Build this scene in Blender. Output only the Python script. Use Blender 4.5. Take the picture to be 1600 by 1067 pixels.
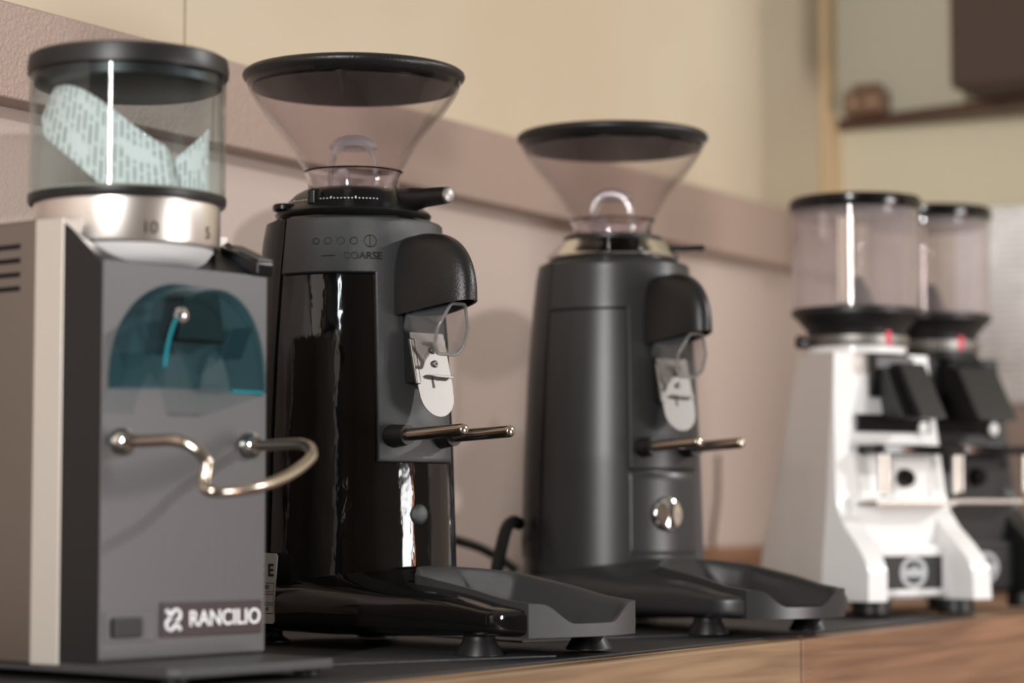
import bpy, bmesh, math, random
from mathutils import Vector, Matrix
random.seed(7)
PI = math.pi
scene = bpy.context.scene
for o in list(bpy.data.objects):
    bpy.data.objects.remove(o)
COL = scene.collection

# ------------------------------------------------------------------ camera
CAM_F = 3771.7
CAM_YAW = math.radians(30.34)
CAM_PITCH = math.atan((802.9 - 533.5) / CAM_F)
camd = bpy.data.cameras.new('camera')
cam = bpy.data.objects.new('camera', camd)
COL.objects.link(cam)
camd.sensor_width = 36.0
camd.lens = CAM_F / 1600 * 36
camd.clip_start = 0.05
camd.dof.use_dof = True
camd.dof.focus_distance = 1.535
camd.dof.aperture_fstop = 4.6
_f = Vector((math.cos(CAM_YAW) * math.cos(CAM_PITCH), math.sin(CAM_YAW) * math.cos(CAM_PITCH), math.sin(CAM_PITCH)))
cam.location = (0, 0, 0.086)
cam.rotation_euler = _f.to_track_quat('-Z', 'Y').to_euler()
scene.camera = cam

# ------------------------------------------------------------------ world, lamps, exposure
world = bpy.data.worlds.new('room_light')
scene.world = world
world.use_nodes = True
wb = world.node_tree.nodes['Background']
wb.inputs[0].default_value = (0.69, 0.68, 0.67, 1)
wb.inputs[1].default_value = 0.38


def lamp(name, loc, target, size, power, color, shape='DISK', size_y=None):
    d = bpy.data.lights.new(name, 'AREA')
    d.shape = shape
    d.size = size
    if size_y:
        d.size_y = size_y
    d.energy = power
    d.color = color
    o = bpy.data.objects.new(name, d)
    COL.objects.link(o)
    o.location = loc
    o.rotation_euler = (Vector(target) - Vector(loc)).to_track_quat('-Z', 'Y').to_euler()
    return o


lamp('strip_lamp', (-1.50, 0.00, 0.80), (1.6, 1.0, 0.45), 0.13, 58, (1.0, 0.975, 0.95), 'RECTANGLE', 1.15)
lamp('ceiling_spot', (2.75, -1.10, 1.10), (1.3, 0.90, 0.15), 0.07, 20, (1.0, 0.985, 0.97))
lamp('window_daylight', (1.70, -2.38, -0.10), (1.70, 1.0, 0.10), 0.70, 34, (1.0, 0.99, 0.985), 'RECTANGLE', 0.80)
lamp('warm_sign_lamp', (2.20, -2.36, -0.05), (1.45, 0.9, 0.08), 0.13, 3.2, (1.0, 0.42, 0.26), 'RECTANGLE', 0.75)  # added unseen lamp, makes the orange streak reflected in the glossy grinder

vs = scene.view_settings
vs.view_transform = 'Standard'
vs.look = 'None'
vs.gamma = 1.0
vs.use_curve_mapping = False
vs.exposure = 0.30


# ------------------------------------------------------------------ materials
def lin(c):
    return tuple((v / 255 / 12.92) if v / 255 <= 0.04045 else ((v / 255 + 0.055) / 1.055) ** 2.4 for v in c)


def mat(name, rgb, rough=0.5, metal=0.0, bump=0.0, bscale=300.0, var=0.0, vscale=8.0, coat=0.0, spec=0.5, stretch=(1, 1, 1), trans=0.0, ior=1.45, aniso=0.0, vcol=None):
    m = bpy.data.materials.new(name)
    m.use_nodes = True
    nt = m.node_tree
    p = nt.nodes['Principled BSDF']
    c = lin(rgb)
    p.inputs['Base Color'].default_value = (*c, 1)
    p.inputs['Roughness'].default_value = rough
    p.inputs['Metallic'].default_value = metal
    p.inputs['Coat Weight'].default_value = coat
    p.inputs['Coat Roughness'].default_value = 0.04
    p.inputs['Specular IOR Level'].default_value = spec
    p.inputs['Transmission Weight'].default_value = trans
    p.inputs['IOR'].default_value = ior
    p.inputs['Anisotropic'].default_value = aniso
    tc = nt.nodes.new('ShaderNodeTexCoord')
    mp = nt.nodes.new('ShaderNodeMapping')
    mp.inputs['Scale'].default_value = stretch
    nt.links.new(tc.outputs['Object'], mp.inputs['Vector'])
    if bump:
        n = nt.nodes.new('ShaderNodeTexNoise')
        n.inputs['Scale'].default_value = bscale
        n.inputs['Detail'].default_value = 3
        nt.links.new(mp.outputs[0], n.inputs['Vector'])
        b = nt.nodes.new('ShaderNodeBump')
        b.inputs['Strength'].default_value = bump
        b.inputs['Distance'].default_value = 0.001
        nt.links.new(n.outputs['Fac'], b.inputs['Height'])
        nt.links.new(b.outputs[0], p.inputs['Normal'])
    if var:
        n2 = nt.nodes.new('ShaderNodeTexNoise')
        n2.inputs['Scale'].default_value = vscale
        n2.inputs['Detail'].default_value = 5
        nt.links.new(mp.outputs[0], n2.inputs['Vector'])
        r = nt.nodes.new('ShaderNodeValToRGB')
        r.color_ramp.elements[0].position = 0.3
        r.color_ramp.elements[1].position = 0.7
        d = lin(vcol) if vcol else tuple(v * (1 - var) for v in c)
        r.color_ramp.elements[0].color = (*d, 1)
        r.color_ramp.elements[1].color = (*c, 1)
        nt.links.new(n2.outputs['Fac'], r.inputs[0])
        nt.links.new(r.outputs[0], p.inputs['Base Color'])
    return m


def clear(name, tint, refl_rough=0.03, ior=1.45, body=0.0, body_rgb=(200, 210, 215)):
    """Thin clear plastic: tinted see-through plus a Fresnel reflection."""
    m = bpy.data.materials.new(name)
    m.use_nodes = True
    nt = m.node_tree
    nt.nodes.remove(nt.nodes['Principled BSDF'])
    out = nt.nodes['Material Output']
    t = nt.nodes.new('ShaderNodeBsdfTransparent')
    t.inputs[0].default_value = (*tint, 1)
    g = nt.nodes.new('ShaderNodeBsdfGlossy')
    g.inputs['Roughness'].default_value = refl_rough
    fr = nt.nodes.new('ShaderNodeFresnel')
    ge = nt.nodes.new('ShaderNodeNewGeometry')
    mr = nt.nodes.new('ShaderNodeMapRange')
    mr.inputs['To Min'].default_value = ior
    mr.inputs['To Max'].default_value = 1 / ior
    nt.links.new(ge.outputs['Backfacing'], mr.inputs['Value'])
    nt.links.new(mr.outputs[0], fr.inputs[0])
    mx = nt.nodes.new('ShaderNodeMixShader')
    nt.links.new(fr.outputs[0], mx.inputs[0])
    src = t
    if body:
        df = nt.nodes.new('ShaderNodeBsdfDiffuse')
        df.inputs[0].default_value = (*lin(body_rgb), 1)
        m2 = nt.nodes.new('ShaderNodeMixShader')
        m2.inputs[0].default_value = body
        nt.links.new(t.outputs[0], m2.inputs[1])
        nt.links.new(df.outputs[0], m2.inputs[2])
        src = m2
    nt.links.new(src.outputs[0], mx.inputs[1])
    nt.links.new(g.outputs[0], mx.inputs[2])
    nt.links.new(mx.outputs[0], out.inputs[0])
    return m


def wood(name, rgb, dark, scale=1.0, rough=0.45):
    m = bpy.data.materials.new(name)
    m.use_nodes = True
    nt = m.node_tree
    p = nt.nodes['Principled BSDF']
    p.inputs['Roughness'].default_value = rough
    tc = nt.nodes.new('ShaderNodeTexCoord')
    mp = nt.nodes.new('ShaderNodeMapping')
    mp.inputs['Scale'].default_value = (1.2 * scale, 10 * scale, 34 * scale)
    nt.links.new(tc.outputs['Object'], mp.inputs['Vector'])
    n = nt.nodes.new('ShaderNodeTexNoise')
    n.inputs['Scale'].default_value = 3.0
    n.inputs['Detail'].default_value = 8
    n.inputs['Distortion'].default_value = 1.2
    nt.links.new(mp.outputs[0], n.inputs['Vector'])
    r = nt.nodes.new('ShaderNodeValToRGB')
    r.color_ramp.elements[0].position = 0.32
    r.color_ramp.elements[1].position = 0.68
    r.color_ramp.elements[0].color = (*lin(dark), 1)
    r.color_ramp.elements[1].color = (*lin(rgb), 1)
    nt.links.new(n.outputs['Fac'], r.inputs[0])
    nt.links.new(r.outputs[0], p.inputs['Base Color'])
    b = nt.nodes.new('ShaderNodeBump')
    b.inputs['Strength'].default_value = 0.15
    b.inputs['Distance'].default_value = 0.001
    nt.links.new(n.outputs['Fac'], b.inputs['Height'])
    nt.links.new(b.outputs[0], p.inputs['Normal'])
    return m


def printed(name, PAPER, PRINT_INK, PRINT_INK2):
    """White paper with rows of small grey print."""
    m = bpy.data.materials.new(name)
    m.use_nodes = True
    nt = m.node_tree
    p = nt.nodes['Principled BSDF']
    p.inputs['Roughness'].default_value = 0.7
    tc = nt.nodes.new('ShaderNodeTexCoord')
    br = nt.nodes.new('ShaderNodeTexBrick')
    br.inputs['Color1'].default_value = (*lin(PRINT_INK), 1)
    br.inputs['Color2'].default_value = (*lin(PRINT_INK2), 1)
    br.inputs['Mortar'].default_value = (*lin(PAPER), 1)
    br.inputs['Scale'].default_value = 1.0
    br.inputs['Mortar Size'].default_value = 0.30
    br.inputs['Mortar Smooth'].default_value = 0.1
    br.inputs['Brick Width'].default_value = 4.0
    br.inputs['Row Height'].default_value = 1.0
    br.offset = 0.37
    nt.links.new(tc.outputs['UV'], br.inputs['Vector'])
    n = nt.nodes.new('ShaderNodeTexNoise')
    n.inputs['Scale'].default_value = 0.22
    nt.links.new(tc.outputs['UV'], n.inputs['Vector'])
    r = nt.nodes.new('ShaderNodeValToRGB')
    r.color_ramp.elements[0].position = 0.40
    r.color_ramp.elements[1].position = 0.46
    nt.links.new(n.outputs['Fac'], r.inputs[0])
    mx = nt.nodes.new('ShaderNodeMix')
    mx.data_type = 'RGBA'
    mx.inputs[6].default_value = (*lin(PAPER), 1)
    nt.links.new(r.outputs[0], mx.inputs[0])
    nt.links.new(br.outputs['Color'], mx.inputs[7])
    nt.links.new(mx.outputs[2], p.inputs['Base Color'])
    return m


M = {}
M['cream'] = mat('cream_plywood', (197, 184, 161), 0.55, bump=0.05, bscale=60, var=0.12, vscale=3.0, vcol=(190, 173, 147))
M['pink'] = mat('pinkish_paint', (188, 171, 161), 0.5, bump=0.55, bscale=520)
M['band'] = mat('brown_paint', (158, 136, 124), 0.38, bump=0.7, bscale=420)
M['cornertrim'] = mat('tan_trim', (205, 178, 140), 0.5)
M['khaki'] = mat('khaki_paint', (214, 206, 180), 0.6, var=0.06, vscale=2)
M['mat'] = mat('black_rubber_mat', (48, 48, 50), 0.55, bump=0.5, bscale=700)
M['mat2'] = mat('dark_rubber_sheet', (62, 62, 63), 0.45, bump=0.35, bscale=500)
M['wood'] = wood('oak_front', (160, 131, 100), (122, 96, 70))
M['wood2'] = wood('walnut_front', (150, 112, 84), (112, 80, 58))
M['woodtop'] = wood('worn_oak_top', (196, 162, 128), (150, 110, 80), 0.8, 0.4)
M['shelf'] = wood('dark_shelf_wood', (96, 68, 56), (66, 46, 40), 1.0)
M['gloss'] = mat('gloss_black_film', (14, 13, 13), 0.05, bump=0.45, bscale=85, spec=0.6, stretch=(1, 1, 0.3), coat=0.0)
M['glossbase'] = mat('gloss_black_plastic', (16, 15, 15), 0.06, bump=0.10, bscale=40, spec=0.6)
M['matte'] = mat('matte_black_texture', (50, 51, 53), 0.36, bump=0.35, bscale=2600, spec=0.85)
M['satin'] = mat('satin_black_paint', (47, 47, 48), 0.34, bump=0.06, bscale=900, spec=0.5)
M['hood'] = mat('black_hood_plastic', (26, 25, 25), 0.33, bump=0.25, bscale=900)
M['blackg'] = mat('black_gloss', (15, 15, 16), 0.16)
M['collar'] = mat('collar_black', (24, 24, 25), 0.27)
M['black'] = mat('black_plastic', (26, 26, 27), 0.4)
M['rubber'] = mat('black_rubber', (22, 22, 23), 0.42)
M['lidunder'] = mat('lid_underside_black', (12, 12, 12), 0.16, spec=0.012)
M['void'] = mat('black_recess', (8, 8, 8), 0.9)
M['chrome'] = mat('chrome', (225, 222, 218), 0.06, 1.0)
M['steel'] = mat('brushed_steel', (196, 190, 182), 0.3, 1.0, bump=0.08, bscale=400, stretch=(1, 1, 0.05))
M['steelside'] = mat('steel_side_sheet', (150, 143, 136), 0.42, 1.0, bump=0.05, bscale=300, stretch=(1, 0.05, 1))
M['steelflange'] = mat('steel_flange', (205, 199, 190), 0.4, 0.5)
M['sidesheet'] = mat('grey_side_sheet', (206, 198, 192), 0.5, 0.25)
M['alu'] = mat('pale_metal', (150, 147, 143), 0.45, 0.95)
M['flap'] = mat('flap_steel', (122, 119, 116), 0.42, 0.9, bump=0.05, bscale=120)
M['pin'] = mat('pin_steel', (190, 178, 164), 0.18, 1.0)
M['bright'] = mat('brushed_dial', (236, 230, 224), 0.32, 1.0)
M['panel'] = mat('dark_steel_panel', (94, 94, 95), 0.42, 0.7, bump=0.04, bscale=300, stretch=(1, 1, 0.05))
M['white'] = mat('white_enamel', (238, 237, 236), 0.28, coat=0.3)
M['ink'] = mat('white_print', (240, 240, 240), 0.5)
M['darkprint'] = mat('black_print', (30, 30, 30), 0.5)
M['label'] = mat('label_paper', (196, 194, 192), 0.5)
M['badge'] = mat('badge_maroon_black', (62, 50, 52), 0.35)
M['logogrey'] = mat('logo_grey', (178, 180, 184), 0.4)
M['glass'] = clear('clear_hopper_plastic', (0.95, 0.935, 0.94), ior=1.30)
M['blueglass'] = clear('blue_tinted_plastic', (0.905, 0.95, 0.957), ior=1.28)
M['shield'] = clear('teal_shield_plastic', (0.60, 0.77, 0.80), ior=1.5)
M['shieldedge'] = mat('teal_edge', (60, 190, 205), 0.12, trans=0.6)
M['thick'] = mat('clear_thick_plastic', (246, 243, 246), 0.03, trans=1.0, ior=1.44)
M['guard'] = clear('clear_guard_plastic', (0.93, 0.92, 0.93), 0.10, 1.34, 0.17, (232, 226, 230))
M['chute'] = clear('clear_chute_plastic', (0.84, 0.82, 0.81), ior=1.6, body=0.06)
M['chuteedge'] = mat('chute_edge_plastic', (190, 188, 186), 0.1, trans=0.75, ior=1.4)
M['smoke'] = clear('mauve_clear_plastic', (0.955, 0.935, 0.94), ior=1.40, body=0.12, body_rgb=(226, 214, 214))
M['strip'] = mat('pale_rib', (252, 240, 218), 0.4)  # pale colour of the lamp reflections painted into the tall hoppers
M['pinkrib'] = mat('pale_pink_rib', (236, 206, 200), 0.35, trans=0.3)  # unused; colour of a pinkish lamp reflection on the blue hopper
M['red'] = mat('red_mark', (214, 60, 84), 0.4)
M['paper'] = printed('printed_paper', (222, 220, 216), (146, 146, 145), (172, 171, 170))
M['sheet'] = printed('wall_sheet_print', (244, 245, 246), (205, 205, 206), (222, 222, 222))
M['brownbox'] = mat('dark_brown_cloth', (74, 60, 52), 0.8, bump=0.2, bscale=200)
M['tan'] = mat('tan_wood_block', (120, 92, 72), 0.6)
M['tanlight'] = mat('light_knob', (168, 140, 112), 0.5)
M['sage'] = mat('sage_grey_board', (186, 181, 162), 0.6)


# ------------------------------------------------------------------ mesh helpers (local axes: w = across, n = to the front, z = up)
def L(w, n, z):
    return (w, -n, z)


def obj(name, verts, faces, m, parent=None, sharp=35, smooth=True, bevel=0.0, segs=2):
    me = bpy.data.meshes.new(name)
    me.from_pydata([tuple(v) for v in verts], [], faces)
    bm = bmesh.new()
    bm.from_mesh(me)
    bmesh.ops.recalc_face_normals(bm, faces=bm.faces)
    bm.to_mesh(me)
    bm.free()
    o = bpy.data.objects.new(name, me)
    COL.objects.link(o)
    me.materials.append(m)
    if smooth:
        me.polygons.foreach_set('use_smooth', [True] * len(me.polygons))
        me.set_sharp_from_angle(angle=math.radians(sharp))
    if bevel:
        b = o.modifiers.new('bevel', 'BEVEL')
        b.width = bevel
        b.segments = segs
        b.limit_method = 'ANGLE'
        b.angle_limit = math.radians(40)
        b.harden_normals = True
    if parent:
        o.parent = parent
    return o


def box(name, w0, w1, n0, n1, z0, z1, m, parent=None, bevel=0.0, segs=2):
    v = [L(w, n, z) for z in (z0, z1) for w, n in ((w0, n0), (w1, n0), (w1, n1), (w0, n1))]
    f = [(0, 1, 2, 3), (4, 5, 6, 7), (0, 1, 5, 4), (1, 2, 6, 5), (2, 3, 7, 6), (3, 0, 4, 7)]
    return obj(name, v, f, m, parent, bevel=bevel, segs=segs)


def lathe_data(prof, seg=64, closed=False, c=(0, 0)):
    v, f = [], []
    for r, z in prof:
        for k in range(seg):
            t = 2 * PI * k / seg
            v.append(L(c[0] + r * math.sin(t), c[1] + r * math.cos(t), z))
    n = len(prof)
    for i in range(n if closed else n - 1):
        j = (i + 1) % n
        for k in range(seg):
            l = (k + 1) % seg
            f.append((i * seg + k, i * seg + l, j * seg + l, j * seg + k))
    if not closed:
        f.append(tuple(range(seg)))
        f.append(tuple((n - 1) * seg + k for k in range(seg)))
    return v, f


def lathe(name, prof, m, parent=None, seg=64, closed=False, c=(0, 0), sharp=35):
    v, f = lathe_data(prof, seg, closed, c)
    return obj(name, v, f, m, parent, sharp)


def catmull(pts, sub=8, closed=False):
    P = [Vector(p) for p in pts]
    out = []
    n = len(P)
    rng = range(n if closed else n - 1)
    for i in rng:
        if closed:
            a, b, c, d = P[(i - 1) % n], P[i], P[(i + 1) % n], P[(i + 2) % n]
        else:
            a, b, c, d = P[max(i - 1, 0)], P[i], P[i + 1], P[min(i + 2, n - 1)]
        for s in range(sub):
            t = s / sub
            out.append(0.5 * ((2 * b) + (c - a) * t + (2 * a - 5 * b + 4 * c - d) * t * t + (3 * b - a - 3 * c + d) * t ** 3))
    if not closed:
        out.append(P[-1])
    return out


def tube_data(path, r, seg=12, closed=False, cap=True):
    path = [Vector(p) for p in path]
    v, f = [], []
    n = len(path)
    up = None
    rr = r if isinstance(r, (list, tuple)) else [r] * n
    for i, p in enumerate(path):
        if closed:
            t = path[(i + 1) % n] - path[(i - 1) % n]
        else:
            t = path[min(i + 1, n - 1)] - path[max(i - 1, 0)]
        t.normalize()
        if up is None:
            up = Vector((0, 0, 1)) if abs(t.z) < 0.9 else Vector((1, 0, 0))
        up = (up - t * up.dot(t)).normalized()
        s = t.cross(up)
        for k in range(seg):
            a = 2 * PI * k / seg
            v.append(p + (up * math.cos(a) + s * math.sin(a)) * rr[i])
    for i in range(n if closed else n - 1):
        j = (i + 1) % n
        for k in range(seg):
            l = (k + 1) % seg
            f.append((i * seg + k, i * seg + l, j * seg + l, j * seg + k))
    if not closed and cap:
        f.append(tuple(range(seg)))
        f.append(tuple((n - 1) * seg + k for k in range(seg)))
    return v, f


def tube(name, path, r, m, parent=None, seg=12, closed=False):
    v, f = tube_data(path, r, seg, closed)
    return obj(name, v, f, m, parent, 50)


def rod(name, path, prof, m, parent=None, seg=20):
    """Straight round rod from path[0] to path[1]; prof = [(fraction, radius)]."""
    a, b = Vector(path[0]), Vector(path[1])
    v, f = tube_data([a + (b - a) * t for t, r in prof], [r for t, r in prof], seg)
    return obj(name, v, f, m, parent, 40)


def grid(name, fn, nu, nv, m, parent=None, thick=0.0, uv=None, sharp=60, closed_u=False):
    """Patch fn(u, v, d) with d = 0 outside and d = 1 inside when thick is set."""
    v, f = [], []
    layers = 2 if thick else 1
    cols = nu if closed_u else nu + 1
    for d in range(layers):
        for j in range(nv + 1):
            for i in range(cols):
                v.append(fn(i / nu, j / nv, d * thick))
    S = cols * (nv + 1)

    def q(d, i, j):
        return d * S + j * cols + (i % cols)
    for d in range(layers):
        for j in range(nv):
            for i in range(nu):
                f.append((q(d, i, j), q(d, i + 1, j), q(d, i + 1, j + 1), q(d, i, j + 1)))
    if thick:
        for i in range(nu):
            for j in (0, nv):
                f.append((q(0, i, j), q(0, i + 1, j), q(1, i + 1, j), q(1, i, j)))
        if not closed_u:
            for j in range(nv):
                for i in (0, nu):
                    f.append((q(0, i, j), q(0, i, j + 1), q(1, i, j + 1), q(1, i, j)))
    o = obj(name, v, f, m, parent, sharp)
    if uv:
        me = o.data
        ul = me.uv_layers.new(name='UVMap')
        for lp in me.loops:
            vi = lp.vertex_index % S
            ul.data[lp.index].uv = uv((vi % cols) / nu, (vi // cols) / nv)
    return o


def prism(name, pts, fn, d0, d1, m, parent=None, bevel=0.0, sharp=35, segs=2):
    """Extruded outline: fn(a, b, d) places outline point (a, b) at depth d."""
    n = len(pts)
    v = [fn(a, b, d0) for a, b in pts] + [fn(a, b, d1) for a, b in pts]
    f = [tuple(range(n)), tuple(range(n, 2 * n))]
    f += [(i, (i + 1) % n, n + (i + 1) % n, n + i) for i in range(n)]
    return obj(name, v, f, m, parent, sharp, bevel=bevel, segs=segs)


def text(name, body, fn, size, m, parent=None, align='CENTER', thick=0.0003, bold=0.0):
    cu = bpy.data.curves.new(name, 'FONT')
    cu.body = body
    cu.size = size
    cu.align_x = align
    cu.align_y = 'CENTER'
    cu.extrude = thick / 2
    cu.offset = bold
    t = bpy.data.objects.new(name, cu)
    COL.objects.link(t)
    dg = bpy.context.evaluated_depsgraph_get()
    me = bpy.data.meshes.new_from_object(t.evaluated_get(dg))
    bpy.data.objects.remove(t)
    for v in me.vertices:
        v.co = Vector(fn(v.co.x, v.co.y, v.co.z))
    o = bpy.data.objects.new(name, me)
    COL.objects.link(o)
    me.materials.clear()
    me.materials.append(m)
    o.parent = parent
    return o


def join_data(parts):
    v, f = [], []
    for pv, pf in parts:
        k = len(v)
        v += [tuple(x) for x in pv]
        f += [tuple(i + k for i in q) for q in pf]
    return v, f


def thing(name, loc, rz, label, cat, group=None):
    e = bpy.data.objects.new(name, None)
    e.empty_display_size = 0.02
    COL.objects.link(e)
    e.location = loc
    e.rotation_euler = (0, 0, rz)
    tag(e, label, cat, group)
    return e


def tag(o, label, cat, group=None):
    o['label'] = label
    o['category'] = cat
    if group:
        o['group'] = group
    return o


def struct(o, label=None):
    o['kind'] = 'structure'
    if label:
        o['label'] = label
    return o


def sm(t):
    t = min(max(t, 0.0), 1.0)
    return t * t * (3 - 2 * t)


def interp(x, xs, ys):
    if x <= xs[0]:
        return ys[0]
    for i in range(len(xs) - 1):
        if x <= xs[i + 1]:
            return ys[i] + (ys[i + 1] - ys[i]) * (x - xs[i]) / (xs[i + 1] - xs[i])
    return ys[-1]


def wbox(name, x0, x1, y0, y1, z0, z1, m, parent=None, bevel=0.0):
    return box(name, x0, x1, -y0, -y1, z0, z1, m, parent, bevel)


# ------------------------------------------------------------------ the room
YW, XC = 1.12, 2.680
RZ0, RZ1 = 0.3621, 0.4276          # brown rail, lower and upper edge
wall = struct(wbox('wall_back', -1.2, XC + 0.1, YW + 0.012, YW + 0.06, -0.9, 2.6, M['pink']))
for a, b in ((-0.9, 0.3256), (0.3280, 1.4254), (1.4275, 2.638)):
    wbox('panel', a, b, YW, YW + 0.0115, RZ1 + 0.001, 2.0, M['cream'], wall, 0.0006)
wbox('lower_panel', -1.2, XC, YW, YW + 0.0115, -0.9, RZ1 - 0.01, M['pink'], wall)
struct(wbox('trim_1', -1.0, 1.4288, YW - 0.026, YW, RZ0, RZ1, M['band'], None, 0.002), 'brown painted rail board left of the joint')
struct(wbox('trim_2', 1.4301, XC, YW - 0.026, YW, RZ0, RZ1, M['band'], None, 0.002), 'brown painted rail board right of the joint')
struct(wbox('trim_3', 2.640, XC, YW - 0.010, YW + 0.0115, RZ1 + 0.001, 2.2, M['cornertrim'], None, 0.001), 'tan corner strip between the two walls')
wr = struct(wbox('wall_right', XC, XC + 0.05, -0.6, YW + 0.05, -0.9, 2.2, M['khaki']))
wbox('lower_panel', XC - 0.008, XC, -0.6, YW, -0.9, 0.2144, M['pink'], wr)
wf = mat('taupe_wall', (150, 136, 126), 0.6)
for k, (x0, x1, z0, z1) in enumerate(((-3.5, 1.34, -0.9, 2.2), (2.06, 4.0, -0.9, 2.2))):
    struct(wbox('wall_front' if k == 0 else 'wall_front_end', x0, x1, -2.46, -2.42, z0, z1, wf))
struct(wbox('wall_left', -3.5, -3.45, -2.42, 1.31, -0.9, 2.2, wf))
struct(wbox('floor', -3.5, 4.0, -3.5, YW, -0.95, -0.90, mat('grey_floor', (120, 112, 106), 0.5)))

# counter with worn oak top and a front of two boards, rubber mats on it
ct = thing('counter', (0, 0, -0.9), 0, 'wooden counter with oak front edge running under all the grinders', 'counter')
wbox('worktop', -0.3, XC - 0.012, 0.7135, YW - 0.001, 0.862, 0.8965, M['woodtop'], ct, 0.002)
wbox('front_board', -0.3, 1.607, 0.700, 0.713, 0.70, 0.8965, M['wood'], ct, 0.0025)
wbox('front_board', 1.6082, XC - 0.012, 0.700, 0.713, 0.70, 0.8965, M['wood2'], ct, 0.0025)
wbox('base_cabinet', -0.3, XC - 0.012, 0.73, YW - 0.02, 0.0, 0.861, M['wood2'], ct)
struct(wbox('baseboard_back', 2.11, XC - 0.01, YW - 0.010, YW, -0.0034, 0.0505, M['wood2'], None, 0.001))
rm = wbox('rubber_mat', 0.2, 2.02, 0.7165, 1.085, -0.0034, -0.0015, M['mat'], None, 0.0006)
tag(rm, 'long black rubber mat covering most of the counter top', 'mat')


def small_mat(p, q, depth, back, label):
    p, q = Vector(p), Vector(q)
    d = (q - p).normalized()
    nrm = Vector((-d.y, d.x, 0))
    q2 = p + d * depth
    v = []
    for z in (-0.0014, 0.0):
        for a in (p, q2, q2 + nrm * back, p + nrm * back):
            v.append((a.x, a.y, z))
    o = obj('rubber_sheet', v, [(0, 1, 2, 3), (4, 5, 6, 7), (0, 1, 5, 4), (1, 2, 6, 5), (2, 3, 7, 6), (3, 0, 4, 7)], M['mat2'], None, bevel=0.0004)
    tag(o, label, 'mat', 'thin rubber sheets under the grinders')


small_mat((1.1439, 0.803, 0), (1.2343, 0.7578, 0), 0.17, 0.25, 'thin dark rubber sheet under the glossy black grinder')
small_mat((1.4292, 0.8284, 0), (1.5926, 0.7593, 0), 0.172, 0.25, 'thin dark rubber sheet under the matte black grinder')

# ledge on the right wall with what stands on it
SZ = 0.5572
sv = []
for z in (SZ - 0.0133, SZ):
    for x, y in ((XC, 1.118), (XC, 0.52), (XC - 0.138, 0.52), (XC - 0.010, 1.118)):
        sv.append((x, y, z))
tag(obj('wall_shelf', sv, [(0, 1, 2, 3), (4, 5, 6, 7), (0, 1, 5, 4), (1, 2, 6, 5), (2, 3, 7, 6), (3, 0, 4, 7)], M['shelf'], None, bevel=0.0013),
    'dark brown wooden wall shelf tapering towards the corner', 'shelf')
tb = thing('wooden_block', (XC - 0.024, 1.067, SZ + 0.0002), 0, 'small brown wooden block with two pale knobs on the shelf', 'ornament')
box('body', -0.0155, 0.0155, -0.026, 0.026, 0.0, 0.0275, M['tan'], tb, 0.0035)
box('top_piece', -0.0105, 0.0105, -0.017, 0.019, 0.0275, 0.036, M['tan'], tb, 0.0035)
for k in (-0.011, 0.012):
    rod('knob', [(-0.0155, k, 0.012), (-0.0207, k, 0.012)], [(0, 0.005), (0.6, 0.005), (1, 0.0026)], M['tanlight'], tb)
bb = thing('storage_box', (XC - 0.078, 0.702, SZ + 0.0002), 0, 'large dark brown cloth box with slanted lid standing on the shelf', 'box')
prism('body', [(-0.062, 0), (0.050, 0), (0.050, 0.163), (-0.062, 0.202)], lambda a, b, d: (a, d, b), -0.18, 0.222, M['brownbox'], bb, 0.008)
prism('lid', [(-0.066, 0.2043), (0.054, 0.1630), (0.054, 0.172), (-0.066, 0.2130)], lambda a, b, d: (a, d, b), -0.184, 0.226, M['sage'], bb, 0.002)
bd = thing('back_board', (XC - 0.011, 0.862, SZ + 0.0002), 0, 'pale sage green board leaning on the wall above the shelf', 'board')
prism('sheet', [(-0.005, 0.0), (0.0035, 0.0), (0.010, 0.52), (0.0045, 0.52)], lambda a, b, d: (a, d, b), -0.30, 0.250, M['sage'], bd)

# sheet of paper on the right wall
nt_ = thing('wall_notice', (XC - 0.008, 0.965, 0.4383), 0, 'white printed notice sheet taped to the right wall', 'notice')


def notice(u, v, d):
    z = -v * 0.226
    x = -0.001 - d - 0.010 * max(0.0, v - 0.86) / 0.14
    return (x, -u * 0.175, z)


sheet = grid('sheet', notice, 6, 24, M['sheet'], nt_, 0.0004, uv=lambda u, v: (u * 22, v * 30))
for k in (0.011, 0.164):
    box('tape', -0.0016, -0.0009, k - 0.008, k + 0.008, -0.005, 0.008, M['label'], nt_)

# thin cord hanging on the wall
tag(tube('extension_cable', catmull([(2.345, YW - 0.004, 0.15), (2.343, YW - 0.004, 0.1016), (2.331, YW - 0.004, 0.054), (2.327, YW - 0.013, 0.003)]), 0.0019, mat('brown_cord', (110, 88, 76), 0.6)),
    'thin brown cord running down the pink wall behind the matte grinder', 'cord')


# ------------------------------------------------------------------ the two conical-hopper grinders
def r_body(z):
    return interp(z, [0.04, 0.06, 0.13, 0.20, 0.245, 0.28], [0.0716, 0.071, 0.069, 0.0655, 0.0618, 0.058])


def on_body(th, z, off=0.0):
    r = r_body(z) + off
    return L(r * math.sin(th), r * math.cos(th), z)


BN = [-0.082, -0.078, -0.066, -0.03, 0.03, 0.10, 0.17, 0.20, 0.212, 0.221, 0.2275, 0.2315, 0.2330]
BW = [0.012, 0.036, 0.058, 0.076, 0.0785, 0.0735, 0.0665, 0.0630, 0.0545, 0.0445, 0.0320, 0.018, 0.006]
BT = [0.040, 0.046, 0.050, 0.052, 0.053, 0.0475, 0.0375, 0.0318, 0.0305, 0.030, 0.0298, 0.0296, 0.0295]
BB = [0.012, 0.008, 0.0065, 0.006, 0.006, 0.0075, 0.011, 0.0118, 0.0118, 0.0118, 0.0118, 0.0118, 0.0118]


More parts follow.
